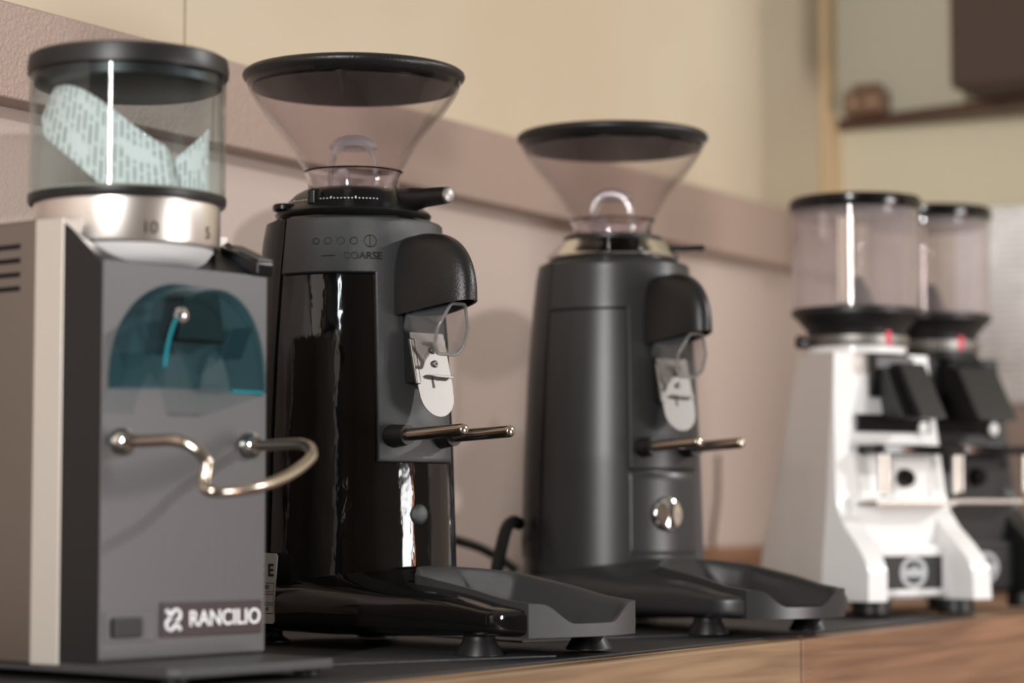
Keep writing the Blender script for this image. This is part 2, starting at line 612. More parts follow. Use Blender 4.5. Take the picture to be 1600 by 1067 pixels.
def base_end(w):
    return 0.20 + 0.0335 * math.sqrt(max(0.0, 1 - (w / 0.063) ** 2))


def base_hw(n):
    if n > 0.20:
        return max(0.002, 0.063 * math.sqrt(max(0.0, 1 - ((n - 0.20) / 0.0335) ** 2)))
    return interp(n, BN, BW)


def dish_hw(vv):
    if vv <= 0:
        return 0.0055
    return 0.0455 * min(1.0, 0.12 + 0.36 * (vv / 0.10) ** 0.5 + 0.62 * sm(vv / 0.55))


def compak(name, loc, rz, label, glossy):
    g = thing(name, loc, rz, label, 'coffee grinder', 'grinders with conical hoppers')
    mb = M['gloss'] if glossy else M['satin']
    mbase = M['glossbase'] if glossy else M['satin']
    mp = M['matte'] if glossy else M['satin']
    # body
    zs = [0.040 + 0.006 * i for i in range(41)]
    prof = [(r_body(z), z) for z in zs] + [(0.0572, 0.2825), (0.0555, 0.2845), (0.050, 0.2855)]
    lathe('body', prof, mb, g, 128)
    # base, lofted front to back
    st = []
    nn = []
    for i in range(len(BN) - 1):
        k = 8 if 2 < i < 8 else 4
        for s in range(k):
            nn.append(BN[i] + (BN[i + 1] - BN[i]) * s / k)
    nn = [n for n in nn if n < 0.1999] + [0.20 + 0.0335 * math.sin(PI / 2 * k / 14) for k in range(15)]
    v, f, seg = [], [], 120
    for n in nn:
        hw, zt, zb = base_hw(n), interp(n, BN, BT), interp(n, BN, BB)
        zm = zb + 0.45 * (zt - zb)
        e = 2.3 + 2.6 * sm((n - 0.10) / 0.1)
        for k in range(seg):
            t = 2 * PI * k / seg
            c, s = math.cos(t), math.sin(t)
            ww = hw * math.copysign(abs(c) ** (2 / e), c)
            if s >= 0:
                z = zm + (zt - zm) * abs(s) ** (2 / e)
            else:
                z = zm - (zm - zb) * abs(s) ** (2 / 4.5)
            if s > 0 and n > 0.084 and abs(ww) < dish_hw((n - 0.081) / (base_end(ww) + 0.0014 - 0.081)) - 0.0016:
                z = 0.0123
            v.append(L(ww, n, z))
    for i in range(len(nn) - 1):
        for k in range(seg):
            l = (k + 1) % seg
            f.append((i * seg + k, i * seg + l, (i + 1) * seg + l, (i + 1) * seg + k))
    f += [tuple(range(seg)), tuple((len(nn) - 1) * seg + k for k in range(seg))]
    obj('base', v, f, mbase, g, 50)
    # matte dish let into the base
    N0 = 0.081

    def dish_pt(u, vv):
        hw = dish_hw(vv)
        w = u * hw
        n = N0 + vv * (base_end(w) + 0.0014 - N0)
        rim = interp(n, BN, BT) + 0.0030
        if n > 0.2:
            rim = 0.0348 - 0.10 * (n - 0.2)
        floor = max(0.0158, rim - 0.0225)
        ins = sm((0.93 - abs(u)) / 0.22) * sm((vv - 0.03) / 0.16)
        edge = sm((1.0 - vv) / 0.10)
        lip = rim - 0.0115 * sm((0.84 - abs(u)) / 0.50)
        inside = rim + (floor - rim) * ins
        z = lip + (inside - lip) * edge if vv > 0.9 else inside
        return w, n, z
    v, f = [], []
    NU, NV = 40, 44
    for j in range(NV + 1):
        for i in range(NU + 1):
            v.append(L(*dish_pt(-1 + 2 * i / NU, j / NV)))
    for j in range(NV):
        for i in range(NU):
            a = j * (NU + 1) + i
            f.append((a, a + 1, a + NU + 2, a + NU + 1))
    ring = [i for i in range(NU + 1)] + [j * (NU + 1) + NU for j in range(1, NV + 1)] + [NV * (NU + 1) + i for i in range(NU - 1, -1, -1)] + [j * (NU + 1) for j in range(NV - 1, 0, -1)]
    b0 = len(v)
    for r_ in ring:
        x, y, z = v[r_]
        v.append((x, y, 0.0119 if -y > 0.19 else 0.0135))
    for k in range(len(ring)):
        l = (k + 1) % len(ring)
        f.append((ring[k], ring[l], b0 + l, b0 + k))
    f.append(tuple(b0 + k for k in range(len(ring))))
    o = obj('grounds_tray', v, f, M['matte'] if glossy else M['satin'], g, 55)
    # feet
    for (w, n) in ((-0.047, 0.182), (0.047, 0.182), (-0.048, -0.030), (0.048, -0.030)):
        zt = 0.0135 if n > 0 else 0.009
        lathe('foot', [(0.0118, zt), (0.0098, zt - 0.002), (0.0105, zt - 0.005), (0.0150, 0.0012), (0.0150, 0.0002), (0.0135, 0.0)], M['rubber'], g, 32, c=(w, n))
    # textured front plate: a band round the top and a column down the front
    A = math.radians

    def shell(nm, t0, t1, z0, z1, off, m, nu=40, nv=24, par=g):
        def fn(u, vv, d):
            t = t0 + (t1 - t0) * u
            z = z0 + (z1 - z0) * vv
            e = min(u * (t1 - t0) * 0.06, (1 - u) * (t1 - t0) * 0.06, vv * (z1 - z0), (1 - vv) * (z1 - z0))
            o_ = off - (0.0012 * (1 - sm(e / 0.0014)) if d == 0 else 0)
            return on_body(t, z, o_ - d)
        return grid(nm, fn, nu, nv, m, par, off + 0.002, sharp=50)
    def plate_fn(m_):
        T0, T1, P0, P1, Z0, Z1, ZB = A(-87), A(100), A(-26), A(29), 0.1195, 0.2830, 0.2445
        ths = sorted(set([T0, T0 + .012, T0 + .024, T1 - .024, T1 - .012, T1, P0, P0 + .012, P0 + .024, P1 - .024, P1 - .012, P1] + [T0 + (T1 - T0) * i / 90 for i in range(91)]))
        zz = sorted(set([Z0, Z0 + .0007, Z0 + .0014, ZB, ZB + .0007, ZB + .0014, Z1 - .0014, Z1 - .0007, Z1] + [Z0 + (Z1 - Z0) * i / 44 for i in range(45)]))
        R = 0.064

        def inside(t, z):
            band = min((t - T0) * R, (T1 - t) * R, z - ZB, Z1 - z)
            colm = min((t - P0) * R, (P1 - t) * R, z - Z0, Z1 - z)
            return max(band, colm)
        vv, ff, idx = [], [], {}

        def vid(i, j):
            if (i, j) not in idx:
                idx[i, j] = len(vv)
                e = inside(ths[i], zz[j])
                vv.append(on_body(ths[i], zz[j], 0.0030 - 0.0014 * (1 - sm(e / 0.0014))))
            return idx[i, j]
        for i in range(len(ths) - 1):
            for j in range(len(zz) - 1):
                if inside((ths[i] + ths[i + 1]) / 2, (zz[j] + zz[j + 1]) / 2) > 0:
                    ff.append((vid(i, j), vid(i + 1, j), vid(i + 1, j + 1), vid(i, j + 1)))
        o_ = obj('front_plate', vv, ff, m_, g, 50)
        sd = o_.modifiers.new('thickness', 'SOLIDIFY')
        sd.thickness = 0.003
        sd.offset = -1
        return o_
    plate_fn(mp)
    shell('rear_cover', A(101), A(271), 0.052, 0.2825, 0.0026, M['hood'] if glossy else mp, 60, 20)
    if not glossy:
        shell('front_skirt', A(-26), A(29), 0.054, 0.1180, 0.0010, mp, 48, 20)
    else:
        # pressed lettering and marks of the collar scale
        def wrap(th0, z0):
            return lambda x, y, z: on_body(th0 + x / 0.0615, z0 + y, 0.0030 + z + 0.0002)
        text('pressed_lettering', 'COARSE', wrap(A(-33.5), 0.2560), 0.0068, M['black'], g, thick=0.0012)
        parts = []
        for th, rr in ((-62, .0020), (-54.5, .0022), (-46.5, .0023), (-38.5, .0023), (-28.5, .0040)):
            parts.append(tube_data([on_body(A(th) + rr * math.cos(a) / 0.06, 0.2660 + rr * math.sin(a), 0.0031) for a in [2 * PI * k / 24 for k in range(24)]], 0.00030, 6, True))
        parts.append(tube_data([on_body(A(-28.5), 0.2625, 0.0032), on_body(A(-28.5), 0.2695, 0.0032)], 0.00055, 6))
        parts.append(tube_data([on_body(A(-58 + k), 0.2560, 0.0031) for k in range(0, 9)], 0.00035, 6))
        obj('pressed_marks', *join_data(parts), M['black'], g, 60)
    prism('latch_mark', [(-0.004, 0.185), (0.004, 0.185), (0.003, 0.195), (-0.003, 0.195)], lambda a, b, d: on_body(A(-18) + a / 0.069, b, d), 0.0028, 0.0033, mp, g)
    # hood over the outlet
    a_, b_, n0, z0, h_ = 0.0172, 0.0655, 0.0580, 0.2160, 0.0535

    def hood(u, vv, d):
        ph = -PI / 2 + PI * u
        ps = PI / 2 * vv
        ch = max(math.cos(ps), 0.0) ** 0.72
        sh = math.sin(ps) ** 0.86
        k = 1 - d / 0.03
        w = (a_ * k) * math.copysign(abs(math.sin(ph)) ** 0.86, math.sin(ph)) * ch
        n = n0 + (b_ - d) * max(math.cos(ph), 0) ** 0.86 * ch
        z = z0 + (h_ - d) * sh + 0.0085 * max(math.cos(ph), 0) * ch
        return L(w, n, z)
    grid('outlet_hood', hood, 48, 28, M['hood'], g, 0.0022, sharp=55)
    box('outlet_block', -0.0115, 0.0115, 0.060, 0.0765, 0.172, 0.226, M['void'], g, 0.001)
    # clear spout
    hexa = [(-0.0055, 0.0205), (-0.0130, 0.0040), (-0.0132, -0.0075), (-0.0085, -0.0135), (0.0070, -0.0135), (0.0122, -0.0080), (0.0130, 0.0050), (0.0065, 0.0205)]
    hx = []
    for i in range(len(hexa)):
        p0, p1, p2 = hexa[i - 1], hexa[i], hexa[(i + 1) % len(hexa)]
        for t0_, t1_ in ((0.78, None), (0.93, None), (None, 0.07), (None, 0.22)):
            q_ = (p0[0] + (p1[0] - p0[0]) * t0_, p0[1] + (p1[1] - p0[1]) * t0_) if t0_ else (p1[0] + (p2[0] - p1[0]) * t1_, p1[1] + (p2[1] - p1[1]) * t1_)
            hx.append(Vector((q_[0], q_[1], 0)))
    fr, bk = (0.0005, 0.1020, 0.2030), (-0.0020, 0.0720, 0.2150)

    def spout(u, vv, d):
        i = int(round(u * len(hx))) % len(hx)
        p = hx[i]
        k = (1 - 0.10 * vv) * (1 - d * 60)
        c = [fr[q] + (bk[q] - fr[q]) * vv for q in range(3)]
        return L(c[0] + p.x * k, c[1] + 0.28 * p.y * k, c[2] + p.y * 0.96 * k)
    sp = grid('spout', spout, len(hx), 6, M['chute'], g, 0.0012, sharp=60, closed_u=True)
    tube('rim', [spout(i / len(hx), 0, 0) for i in range(len(hx))], 0.00115, M['chuteedge'], sp, 8, True)
    # metal flap on a hinge
    def fl(a, b, d):
        t = (0.205 - b) / 0.055
        return L(a, 0.0775 + 0.0135 * t + d, b)
    out = [(-0.0150, 0.2050), (-0.0150, 0.1700)]
    for k in range(0, 21):
        t = PI + PI * k / 20
        out.append((0.0146 * math.cos(t), 0.1645 + 0.0150 * math.sin(t)))
    out += [(0.0150, 0.1700), (0.0140, 0.2050)]
    fp = prism('flap', out, fl, -0.0004, 0.0004, M['flap'], g)
    prism('hinge_sleeve', [(-0.0166, 0.2010), (-0.0166, 0.1705), (-0.0128, 0.1705), (-0.0128, 0.2010)], fl, -0.0012, 0.0016, M['flap'], fp, 0.001)
    prism('upper_plate', [(-0.0128, 0.2010), (-0.0128, 0.1722), (-0.0085, 0.1760), (0.0138, 0.1760), (0.0136, 0.2010)], fl, 0.0005, 0.0013, M['flap'], fp)
    prism('clip', [(-0.0085, 0.1768), (0.0000, 0.1757), (0.0138, 0.1752), (0.0138, 0.1768), (0.0000, 0.1772)], fl, 0.0012, 0.0042, M['flap'], fp, 0.0003)
    prism('slot', [(-0.0024, 0.1755), (-0.0012, 0.1755), (-0.0006, 0.1685), (-0.0024, 0.1685)], fl, 0.0004, 0.0007, M['darkprint'], fp)
    for b in (0.1935, 0.1845):
        c0, c1 = Vector(fl(0.0015, b, 0.0013)), Vector(fl(0.0015, b, 0.0031))
        s = rod('screw', [c0, c1], [(0, 0.0024), (0.5, 0.0024), (1, 0.0017)], M['flap'], fp)
        c2 = Vector(fl(0.0015, b, 0.0033))
        rod('socket', [c1 - (c1 - c0) * 0.2, c2], [(0, 0.0009), (1, 0.0009)], M['darkprint'], s, 8)
    # holder pins
    for w in (-0.0200, 0.0200):
        p = rod('holder_pin', [L(w, 0.066, 0.1368), L(w, 0.1390, 0.1395)], [(0, 0.0041), (0.96, 0.0041), (0.985, 0.0036), (1, 0.0022)], M['pin'], g)
        rod('collar', [L(w, 0.062, 0.1366), L(w, 0.0825, 0.1374)], [(0, 0.0090), (0.3, 0.0078), (1, 0.0066)], M['rubber'], p)
    # switch on the lower front
    if glossy:
        c = Vector(on_body(A(0), 0.0855, -0.001))
        d = Vector(L(0, 1, 0))
        v, f = tube_data([c, c + d * 0.0016, c + d * 0.0032, c + d * 0.0042, c + d * 0.0046], [0.0070, 0.0070, 0.0058, 0.0036, 0.0008], 28)
        obj('button', v, f, M['matte'], g, 60)
    else:
        c = Vector(on_body(A(0), 0.0855, 0.0))
        d = Vector(L(0, 1, 0.03))
        v, f = tube_data([c, c + d * 0.0024, c + d * 0.0038, c + d * 0.0034, c + d * 0.0020], [0.0136, 0.0136, 0.0118, 0.0098, 0.0086], 40)
        b = obj('switch', v, f, M['chrome'], g, 60)
        v, f = tube_data([c, c + d * 0.0024, c + d * 0.0032, c + d * 0.0036], [0.0092, 0.0090, 0.0070, 0.001], 32)
        obj('switch_cap', v, f, M['blackg'], b, 60)
    # grind collar, its lever, scale dots and lug
    mc = M['collar'] if glossy else M['chrome']
    col = lathe('grind_collar', [(0.0500, 0.2850), (0.0528, 0.2872), (0.0536, 0.2895), (0.0522, 0.2915), (0.0495, 0.2930), (0.0455, 0.2975), (0.0400, 0.3030), (0.0345, 0.3062), (0.0300, 0.3070)], mc, g, 96)

    def cone(th, z, off=0.0):
        r = interp(z, [0.2895, 0.2915, 0.2930, 0.2975, 0.3030, 0.3062], [0.0536, 0.0522, 0.0495, 0.0455, 0.0400, 0.0345]) + off
        return L(r * math.sin(th), r * math.cos(th), z)
    if glossy:
        parts = []
        for k in range(34):
            th = A(-118 + 3.0 * k)
            hgt = 0.0018 if k % 7 == 6 else 0.0007
            hw = A(0.55)
            q = [cone(th - hw, 0.2962, 0.0003), cone(th + hw, 0.2962, 0.0003), cone(th + hw, 0.2962 + hgt, 0.0003), cone(th - hw, 0.2962 + hgt, 0.0003)]
            parts.append((q, [(0, 1, 2, 3)]))
        obj('scale_marks', *join_data(parts), M['ink'], col)
        rod('lever', [L(0.012, 0.028, 0.2985), L(0.0125, 0.0840, 0.2975)], [(0, 0.0085), (0.45, 0.0078), (0.6, 0.0066), (0.9, 0.0060), (1, 0.0056)], M['hood'], col, 28)
        rod('lever_end', [L(0.0125, 0.0838, 0.2975), L(0.0125, 0.0858, 0.2975)], [(0, 0.0052), (0.7, 0.0050), (1, 0.0042)], M['alu'], col, 24)
        lathe('post', [(0.0052, 0.294), (0.0052, 0.3020), (0.0042, 0.3032)], M['blackg'], col, 24, c=(-0.043, 0.012))
        prism('lug', [(-0.045, -0.002), (-0.0545, -0.006), (-0.0585, -0.012), (-0.0555, -0.019), (-0.040, -0.022)], lambda a, b, d: L(a, b, d), 0.2895, 0.2950, M['blackg'], col, 0.002)
    else:
        prism('lever', [(0.024, 0.020), (0.040, 0.042), (0.0500, 0.055), (0.0530, 0.052), (0.050, 0.034), (0.040, 0.010)], lambda a, b, d: L(a, b, d), 0.2945, 0.2990, M['blackg'], col, 0.0015)
        lathe('inner_ring', [(0.0395, 0.3035), (0.0395, 0.3060), (0.0360, 0.3072)], M['black'], col, 64)
    # clear conical hopper
    hp = [(0.0295, 0.3045), (0.0298, 0.3120), (0.0330, 0.3200), (0.0375, 0.3265), (0.0420, 0.3340), (0.0480, 0.3425), (0.0546, 0.3510), (0.0618, 0.3605), (0.0676, 0.3690), (0.0720, 0.3765), (0.0742, 0.3830)]
    hs = [(v_.x, v_.y) for v_ in catmull([(r, z, 0) for r, z in hp], 4)]
    inner = [(r - 0.0018, z) for r, z in reversed(hs)]
    hop = lathe('hopper', hs + inner, M['glass'], g, 96, closed=True, sharp=60)
    lathe('neck_ring', [(0.0300, 0.3050), (0.0318, 0.3055), (0.0312, 0.3090), (0.0316, 0.3150), (0.0345, 0.3200), (0.0318, 0.3195), (0.0282, 0.313), (0.0280, 0.305)], M['thick'], hop, 64, closed=True)
    # lid
    lathe('lid', [(0.002, 0.3788), (0.0715, 0.3792), (0.0738, 0.3818), (0.0758, 0.3840), (0.0767, 0.3860), (0.0761, 0.3881), (0.0742, 0.3896), (0.070, 0.3903), (0.002, 0.3908)], M['hood'] if glossy else M['black'], g, 128, sharp=50)
    v, f = lathe_data([(0.002, 0.3775), (0.0705, 0.3775), (0.0705, 0.3787), (0.002, 0.3787)], 96)
    lidu = obj('lid_underside', v, f, M['lidunder'], g, 40)
    # clear finger guard in the throat
    path = [(-0.0165, 0.3060), (-0.0165, 0.3200), (-0.0150, 0.3310), (-0.0095, 0.3385), (0.0, 0.3415), (0.0095, 0.3385), (0.0150, 0.3310), (0.0165, 0.3200), (0.0165, 0.3060)]
    pp = catmull([(a, 0, b) for a, b in path], 5)
    ca, sa = math.cos(A(42)), math.sin(A(42))

    def guard(u, vv, d):
        i = u * (len(pp) - 1)
        k = min(int(i), len(pp) - 2)
        p = pp[k] + (pp[k + 1] - pp[k]) * (i - k)
        c = Vector((0, 0, 0.320))
        q = p + (c - p).normalized() * d
        dep = (-0.0125 + 0.025 * vv) * (0.75 + 0.35 * sm((p.z - 0.306) / 0.02))
        x, y = q.x, dep
        return L(x * ca + y * -sa, x * sa + y * ca, q.z)
    gd = grid('finger_guard', guard, 40, 4, M['guard'], hop, 0.0024, sharp=60)
    cap = []

    def dome(u, vv, d):
        t = 2 * PI * u
        s = math.cos(PI / 2 * vv)
        rr = (0.0170 - d) * s
        x, y = rr * math.cos(t), rr * 0.95 * math.sin(t)
        return L(x * ca - y * sa, x * sa + y * ca, 0.3365 + (0.0095 - d) * math.sin(PI / 2 * vv))
    grid('guard_cap', dome, 32, 8, M['guard'], gd, 0.0015, closed_u=True)
    fin = [(-0.0055, 0.3055), (0.0055, 0.3055), (0.0048, 0.3150), (0.0015, 0.3215), (-0.0030, 0.3205)]
    prism('guard_fin', fin, lambda a, b, d: L(-0.0140 + a * 0.75, 0.0060 + a * 0.75 + d, b), -0.0012, 0.0012, M['guard'], gd, 0.0006)
    return g


C1 = compak('coffee_grinder', (1.3665, 0.9260, 0), -0.296, 'glossy black coffee grinder with clear conical hopper, textured front plate', True)
C2 = compak('coffee_grinder', (1.6995, 0.9012, 0), -0.4642, 'matte black coffee grinder with conical hopper, chrome collar and round switch', False)

# rating label on the side of the glossy grinder's base
def stick(a, b, d):
    return L(-0.0790 - d + 0.003 * a / 0.03, a, b)


lb = prism('rating_label', [(-0.040, 0.0150), (0.0150, 0.0145), (0.0165, 0.0160), (0.0168, 0.0350), (0.0190, 0.0585), (0.0175, 0.0602), (-0.040, 0.0620)], stick, 0.0, 0.0006, M['label'], C1)


def onl(n0, z0):
    return lambda x, y, z: stick(n0 + x, z0 + y, 0.0008 + z)


text('lettering', 'C E', onl(0.0075, 0.0490), 0.0110, M['darkprint'], lb, bold=0.0003)
text('lettering', '081', onl(0.0090, 0.0382), 0.0042, M['darkprint'], lb)
text('lettering', '-4', onl(0.0090, 0.0240), 0.0042, M['darkprint'], lb)
for z in (0.0382, 0.0310, 0.0240):
    v, f = [], []
    fr = [(0.0158, z - 0.0028), (0.0158, z + 0.0028), (-0.03, z + 0.0028), (-0.03, z - 0.0028)]
    obj('printed_box', *tube_data([stick(a, b, 0.0007) for a, b in fr], 0.00022, 4, True), M['darkprint'], lb)

# power cords lying behind the grinders
def cord(pose, pts, r, label):
    ca_, sa_ = math.cos(pose[2]), math.sin(pose[2])
    w3 = []
    for w, n, z in pts:
        w3.append((pose[0] + w * ca_ + n * sa_, pose[1] + w * sa_ - n * ca_, z))
    tag(tube('power_cable', catmull(w3, 10), r, M['rubber'], None, 12), label, 'cable')


tag(tube('power_cable', catmull([(1.47, 1.01, 0.003), (1.50, 1.00, 0.030), (1.5851, 1.02, 0.0686), (1.672, 1.045, 0.0667), (1.71, 1.05, 0.0632), (1.7408, 1.05, 0.0576), (1.7724, 1.05, 0.0485), (1.794, 1.05, 0.0405), (1.8071, 1.05, 0.0342), (1.83, 1.05, 0.010), (1.85, 1.055, 0.003)], 10), 0.0040, M['rubber'], None, 12),
    'thin black cable arching out from behind the glossy black grinder', 'cable')
cord((1.6995, 0.9012, -0.4642), [(-0.076, -0.02, 0.078), (-0.085, -0.016, 0.080), (-0.094, -0.012, 0.074), (-0.105, -0.004, 0.055), (-0.118, 0.004, 0.030), (-0.128, -0.02, 0.006), (-0.13, -0.08, 0.004), (-0.10, -0.14, 0.004)], 0.0050, 'thick black cable leaning against the back of the matte grinder')
cord((1.9583, 0.7335, math.radians(-27)), [(-0.076, -0.150, 0.004), (-0.082, -0.152, 0.024), (-0.095, -0.150, 0.034), (-0.108, -0.135, 0.026), (-0.118, -0.112, 0.012), (-0.11, -0.088, 0.004), (-0.09, -0.095, 0.004)], 0.0048, 'short black cable loop beside the steel side of the white grinder')


# ------------------------------------------------------------------ the steel-cased grinder on the left
def rocky():
    g = thing('coffee_grinder', (1.0357, 0.8102, 0), -0.1557, 'steel cased coffee grinder with blue tinted cylinder hopper holding paper', 'coffee grinder')
    # steel case, open towards the front casting, with vents
    cs = box('case', -0.0625, 0.0625, -0.27, -0.050, 0.006, 0.2440, M['steelside'], g, 0.002)
    prism('case_flange', [(-0.0632, -0.0510), (-0.0605, -0.0310), (0.0605, -0.0310), (0.0632, -0.0510)], lambda a, b, d: L(a, b, d), 0.0065, 0.2435, M['steelflange'], g, 0.0008)
    for k in range(4):
        z = 0.2300 - 0.0076 * k
        box('vent', -0.0628, -0.0610, -0.12, -0.0640, z - 0.0014, z + 0.0014, M['void'], cs)
    # black front casting with sloping shoulders
    def cast_top(w, n):
        return 0.2172 + 0.0235 * (abs(w) / 0.06) ** 1.5 * min(1.0, max(0.0, (-n - 0.001) / 0.029)) ** 0.9
    v, f = [], []
    NI, NJ = 24, 8
    for j in range(NJ + 1):
        n = -0.0312 + (0.0302) * j / NJ
        for i in range(NI + 1):
            w = -0.06 + 0.12 * i / NI
            v.append(L(w, n, cast_top(w, n)))
    k0 = len(v)
    for j in range(NJ + 1):
        n = -0.0312 + (0.0302) * j / NJ
        for i in range(NI + 1):
            v.append(L(-0.06 + 0.12 * i / NI, n, 0.008))
    for lay in (0, k0):
        for j in range(NJ):
            for i in range(NI):
                q = lay + j * (NI + 1) + i
                f.append((q, q + 1, q + NI + 2, q + NI + 1))
    for i in range(NI):
        for j in (0, NJ):
            q = j * (NI + 1) + i
            f.append((q, q + 1, k0 + q + 1, k0 + q))
    for j in range(NJ):
        for i in (0, NI):
            q = j * (NI + 1) + i
            f.append((q, q + NI + 1, k0 + q + NI + 1, k0 + q))
    obj('front_casting', v, f, M['black'], g, 35)
    # front panel
    pn = box('front_panel', -0.0600, 0.0600, -0.0010, 0.0010, 0.0100, 0.2190, M['panel'], g, 0.0006)
    # latch at the right shoulder
    lt = prism('latch', [(-0.0270, 0.2372), (-0.0270, 0.2330), (-0.0040, 0.2190), (0.0035, 0.2190), (0.0035, 0.2262), (-0.0050, 0.2300)], lambda a, b, d: L(d, a, b), 0.0500, 0.0625, M['blackg'], g, 0.001)
    prism('latch_plate', [(-0.0210, 0.2366), (0.0030, 0.2268), (0.0030, 0.2280), (-0.0210, 0.2378)], lambda a, b, d: L(d, a, b), 0.0510, 0.0620, M['panel'], lt, 0.0003)
    # dial ring with figures
    c = (0.0, -0.049)
    dl = lathe('dial_ring', [(0.0455, 0.2325), (0.0512, 0.2325), (0.0516, 0.2335), (0.0516, 0.2560), (0.0500, 0.2570), (0.0455, 0.2570)], M['bright'], g, 128, closed=True, c=c)

    def ondial(th, z0):
        return lambda x, y, z: L(c[0] + (0.0516 + 0.0003 + z) * math.sin(th + x / 0.0516), c[1] + (0.0516 + 0.0003 + z) * math.cos(th + x / 0.0516), z0 + y)
    for s, th in (('10', -28), ('5', 16), ('8', -72), ('15', 60)):
        text('figure', s, ondial(math.radians(th), 0.2390), 0.0095, M['darkprint'], dl, thick=0.0002)
    lathe('index_ring', [(0.024, 0.2200), (0.0330, 0.2204), (0.0390, 0.2225), (0.0440, 0.2260), (0.0478, 0.2312), (0.0470, 0.2320), (0.024, 0.2320)], M['ink'], g, 96, closed=True, c=c)
    lathe('inner_plate', [(0.001, 0.2300), (0.0456, 0.2300), (0.0456, 0.2560), (0.001, 0.2560)], M['black'], g, 64, c=c)
    # hopper
    lathe('hopper_ring', [(0.0440, 0.2562), (0.0540, 0.2562), (0.0548, 0.2580), (0.0548, 0.2612), (0.0530, 0.2618), (0.0440, 0.2618)], M['black'], g, 96, closed=True, c=c)
    hop = lathe('hopper', [(0.0542, 0.2615), (0.0542, 0.3300), (0.0526, 0.3300), (0.0526, 0.2615)], M['blueglass'], g, 128, closed=True, c=c)
    lathe('hopper_floor', [(0.001, 0.2600), (0.0520, 0.2600), (0.0520, 0.2625), (0.001, 0.2610)], M['sage'], hop, 64, c=c)
    th = math.atan2(-0.774, 0.633)
    lathe('lid', [(0.001, 0.3215), (0.0480, 0.3215), (0.0518, 0.3230), (0.0518, 0.3285), (0.0555, 0.3290), (0.0558, 0.3325), (0.0550, 0.3385), (0.0525, 0.3400), (0.001, 0.3405)], M['black'], g, 128, c=c)
    # tinted outlet shield: an arched hood with a notch in its front face
    def arch(hw, h, z0, k=40, e=0.92):
        return [(-hw * math.copysign(abs(math.cos(PI * i / k)) ** e, math.cos(PI * i / k)), z0 + h * math.sin(PI * i / k) ** 0.85) for i in range(k + 1)]
    bk, fr = arch(0.0565, 0.0590, 0.1515), arch(0.0375, 0.0545, 0.1515)

    def wall_(u, v, d):
        i = min(int(round(u * 40)), 40)
        w = bk[i][0] + (fr[i][0] - bk[i][0]) * v
        z = bk[i][1] + (fr[i][1] - bk[i][1]) * v
        s = 1 - d / 0.05
        return L(w * s, 0.0012 + 0.0205 * v, 0.1515 + (z - 0.1515) * s)
    sh = grid('outlet_shield', wall_, 40, 6, M['shield'], g, 0.0016, sharp=60)
    notch = [(0.0120, 0.1515), (0.0100, 0.1600), (0.0060, 0.1690), (0.0, 0.1740), (-0.0060, 0.1690), (-0.0100, 0.1600), (-0.0125, 0.1515)]
    prism('shield_face', fr + notch, lambda a, b, d: L(a + 0.0, 0.0217 + d, b), 0.0, 0.0016, M['shield'], sh)
    tube('shield_edge', [L(a, 0.0234, b) for a, b in fr[2:10]], 0.0009, M['shieldedge'], sh, 6)
    tube('shield_edge', [L(0.0125, 0.0226, 0.1520), L(0.0350, 0.0226, 0.1520)], 0.0010, M['shieldedge'], sh, 6)
    for a, b in ((-0.0255, 0.1905),):
        s = rod('shield_screw', [L(a, 0.0225, b), L(a, 0.0262, b)], [(0, 0.0042), (0.5, 0.0040), (0.85, 0.0026), (1, 0.0006)], M['chrome'], sh)
    prism('inner_chute', [(-0.012, 0.205), (0.012, 0.205), (0.017, 0.178), (-0.017, 0.178)], lambda a, b, d: L(a, 0.0012 + d, b), 0.0, 0.012, M['black'], g, 0.002)
    prism('chute_fin', [(-0.026, 0.170), (-0.023, 0.170), (-0.031, 0.188), (-0.034, 0.187)], lambda a, b, d: L(a, 0.003 + d, b), 0.0, 0.013, M['shield'], g, 0.0005)
    prism('chute_fin', [(0.026, 0.170), (0.023, 0.170), (0.031, 0.188), (0.034, 0.187)], lambda a, b, d: L(a, 0.003 + d, b), 0.0, 0.013, M['shield'], g, 0.0005)
    # wire holder for the filter handle
    pts = [(-0.0465, 0.0, 0.1236), (-0.0465, 0.022, 0.1238), (-0.0465, 0.042, 0.1236), (-0.0420, 0.0520, 0.1195), (-0.0375, 0.0560, 0.1120), (-0.0390, 0.0560, 0.1030), (-0.0400, 0.0590, 0.0985), (-0.0350, 0.0640, 0.0975), (-0.0130, 0.0660, 0.0995), (0.0130, 0.0620, 0.1050), (0.0340, 0.0570, 0.1130), (0.0430, 0.0530, 0.1190), (0.0462, 0.0440, 0.1236), (0.0465, 0.022, 0.1236), (0.0465, 0.0, 0.1236)]
    tube('wire_holder', catmull([L(*p) for p in pts], 8), 0.0031, M['pin'], g, 14)
    for w in (-0.0465, 0.0465):
        rod('holder_boss', [L(w, 0.0008, 0.1236), L(w, 0.0070, 0.1236)], [(0, 0.0074), (0.5, 0.0074), (1, 0.0050)], M['chrome'], g, 24)
    # maker's badge and switch
    bg = box('badge', -0.0183, 0.0563, 0.0010, 0.0024, 0.0205, 0.0390, M['badge'], g, 0.0005)

    def onp(w0, z0):
        return lambda x, y, z: L(w0 + x, 0.0027 + z, z0 + y)
    text('lettering', 'RANCILIO', onp(0.0280, 0.0295), 0.0118, M['ink'], bg, bold=0.00015, thick=0.0004)
    pa, pb = [], []
    for s in (1, -1):
        cx, cz = -0.0105 + s * 0.0020, 0.0297 + s * 0.0024
        ring = []
        for i in range(0, 17):
            t = -2.4 + 4.8 * i / 16
            ring.append(L(cx + s * 0.0030 * math.cos(t + 0.8), 0.0030, cz + s * 0.0030 * math.sin(t + 0.8)))
        pa.append(tube_data(ring, 0.00095, 8))
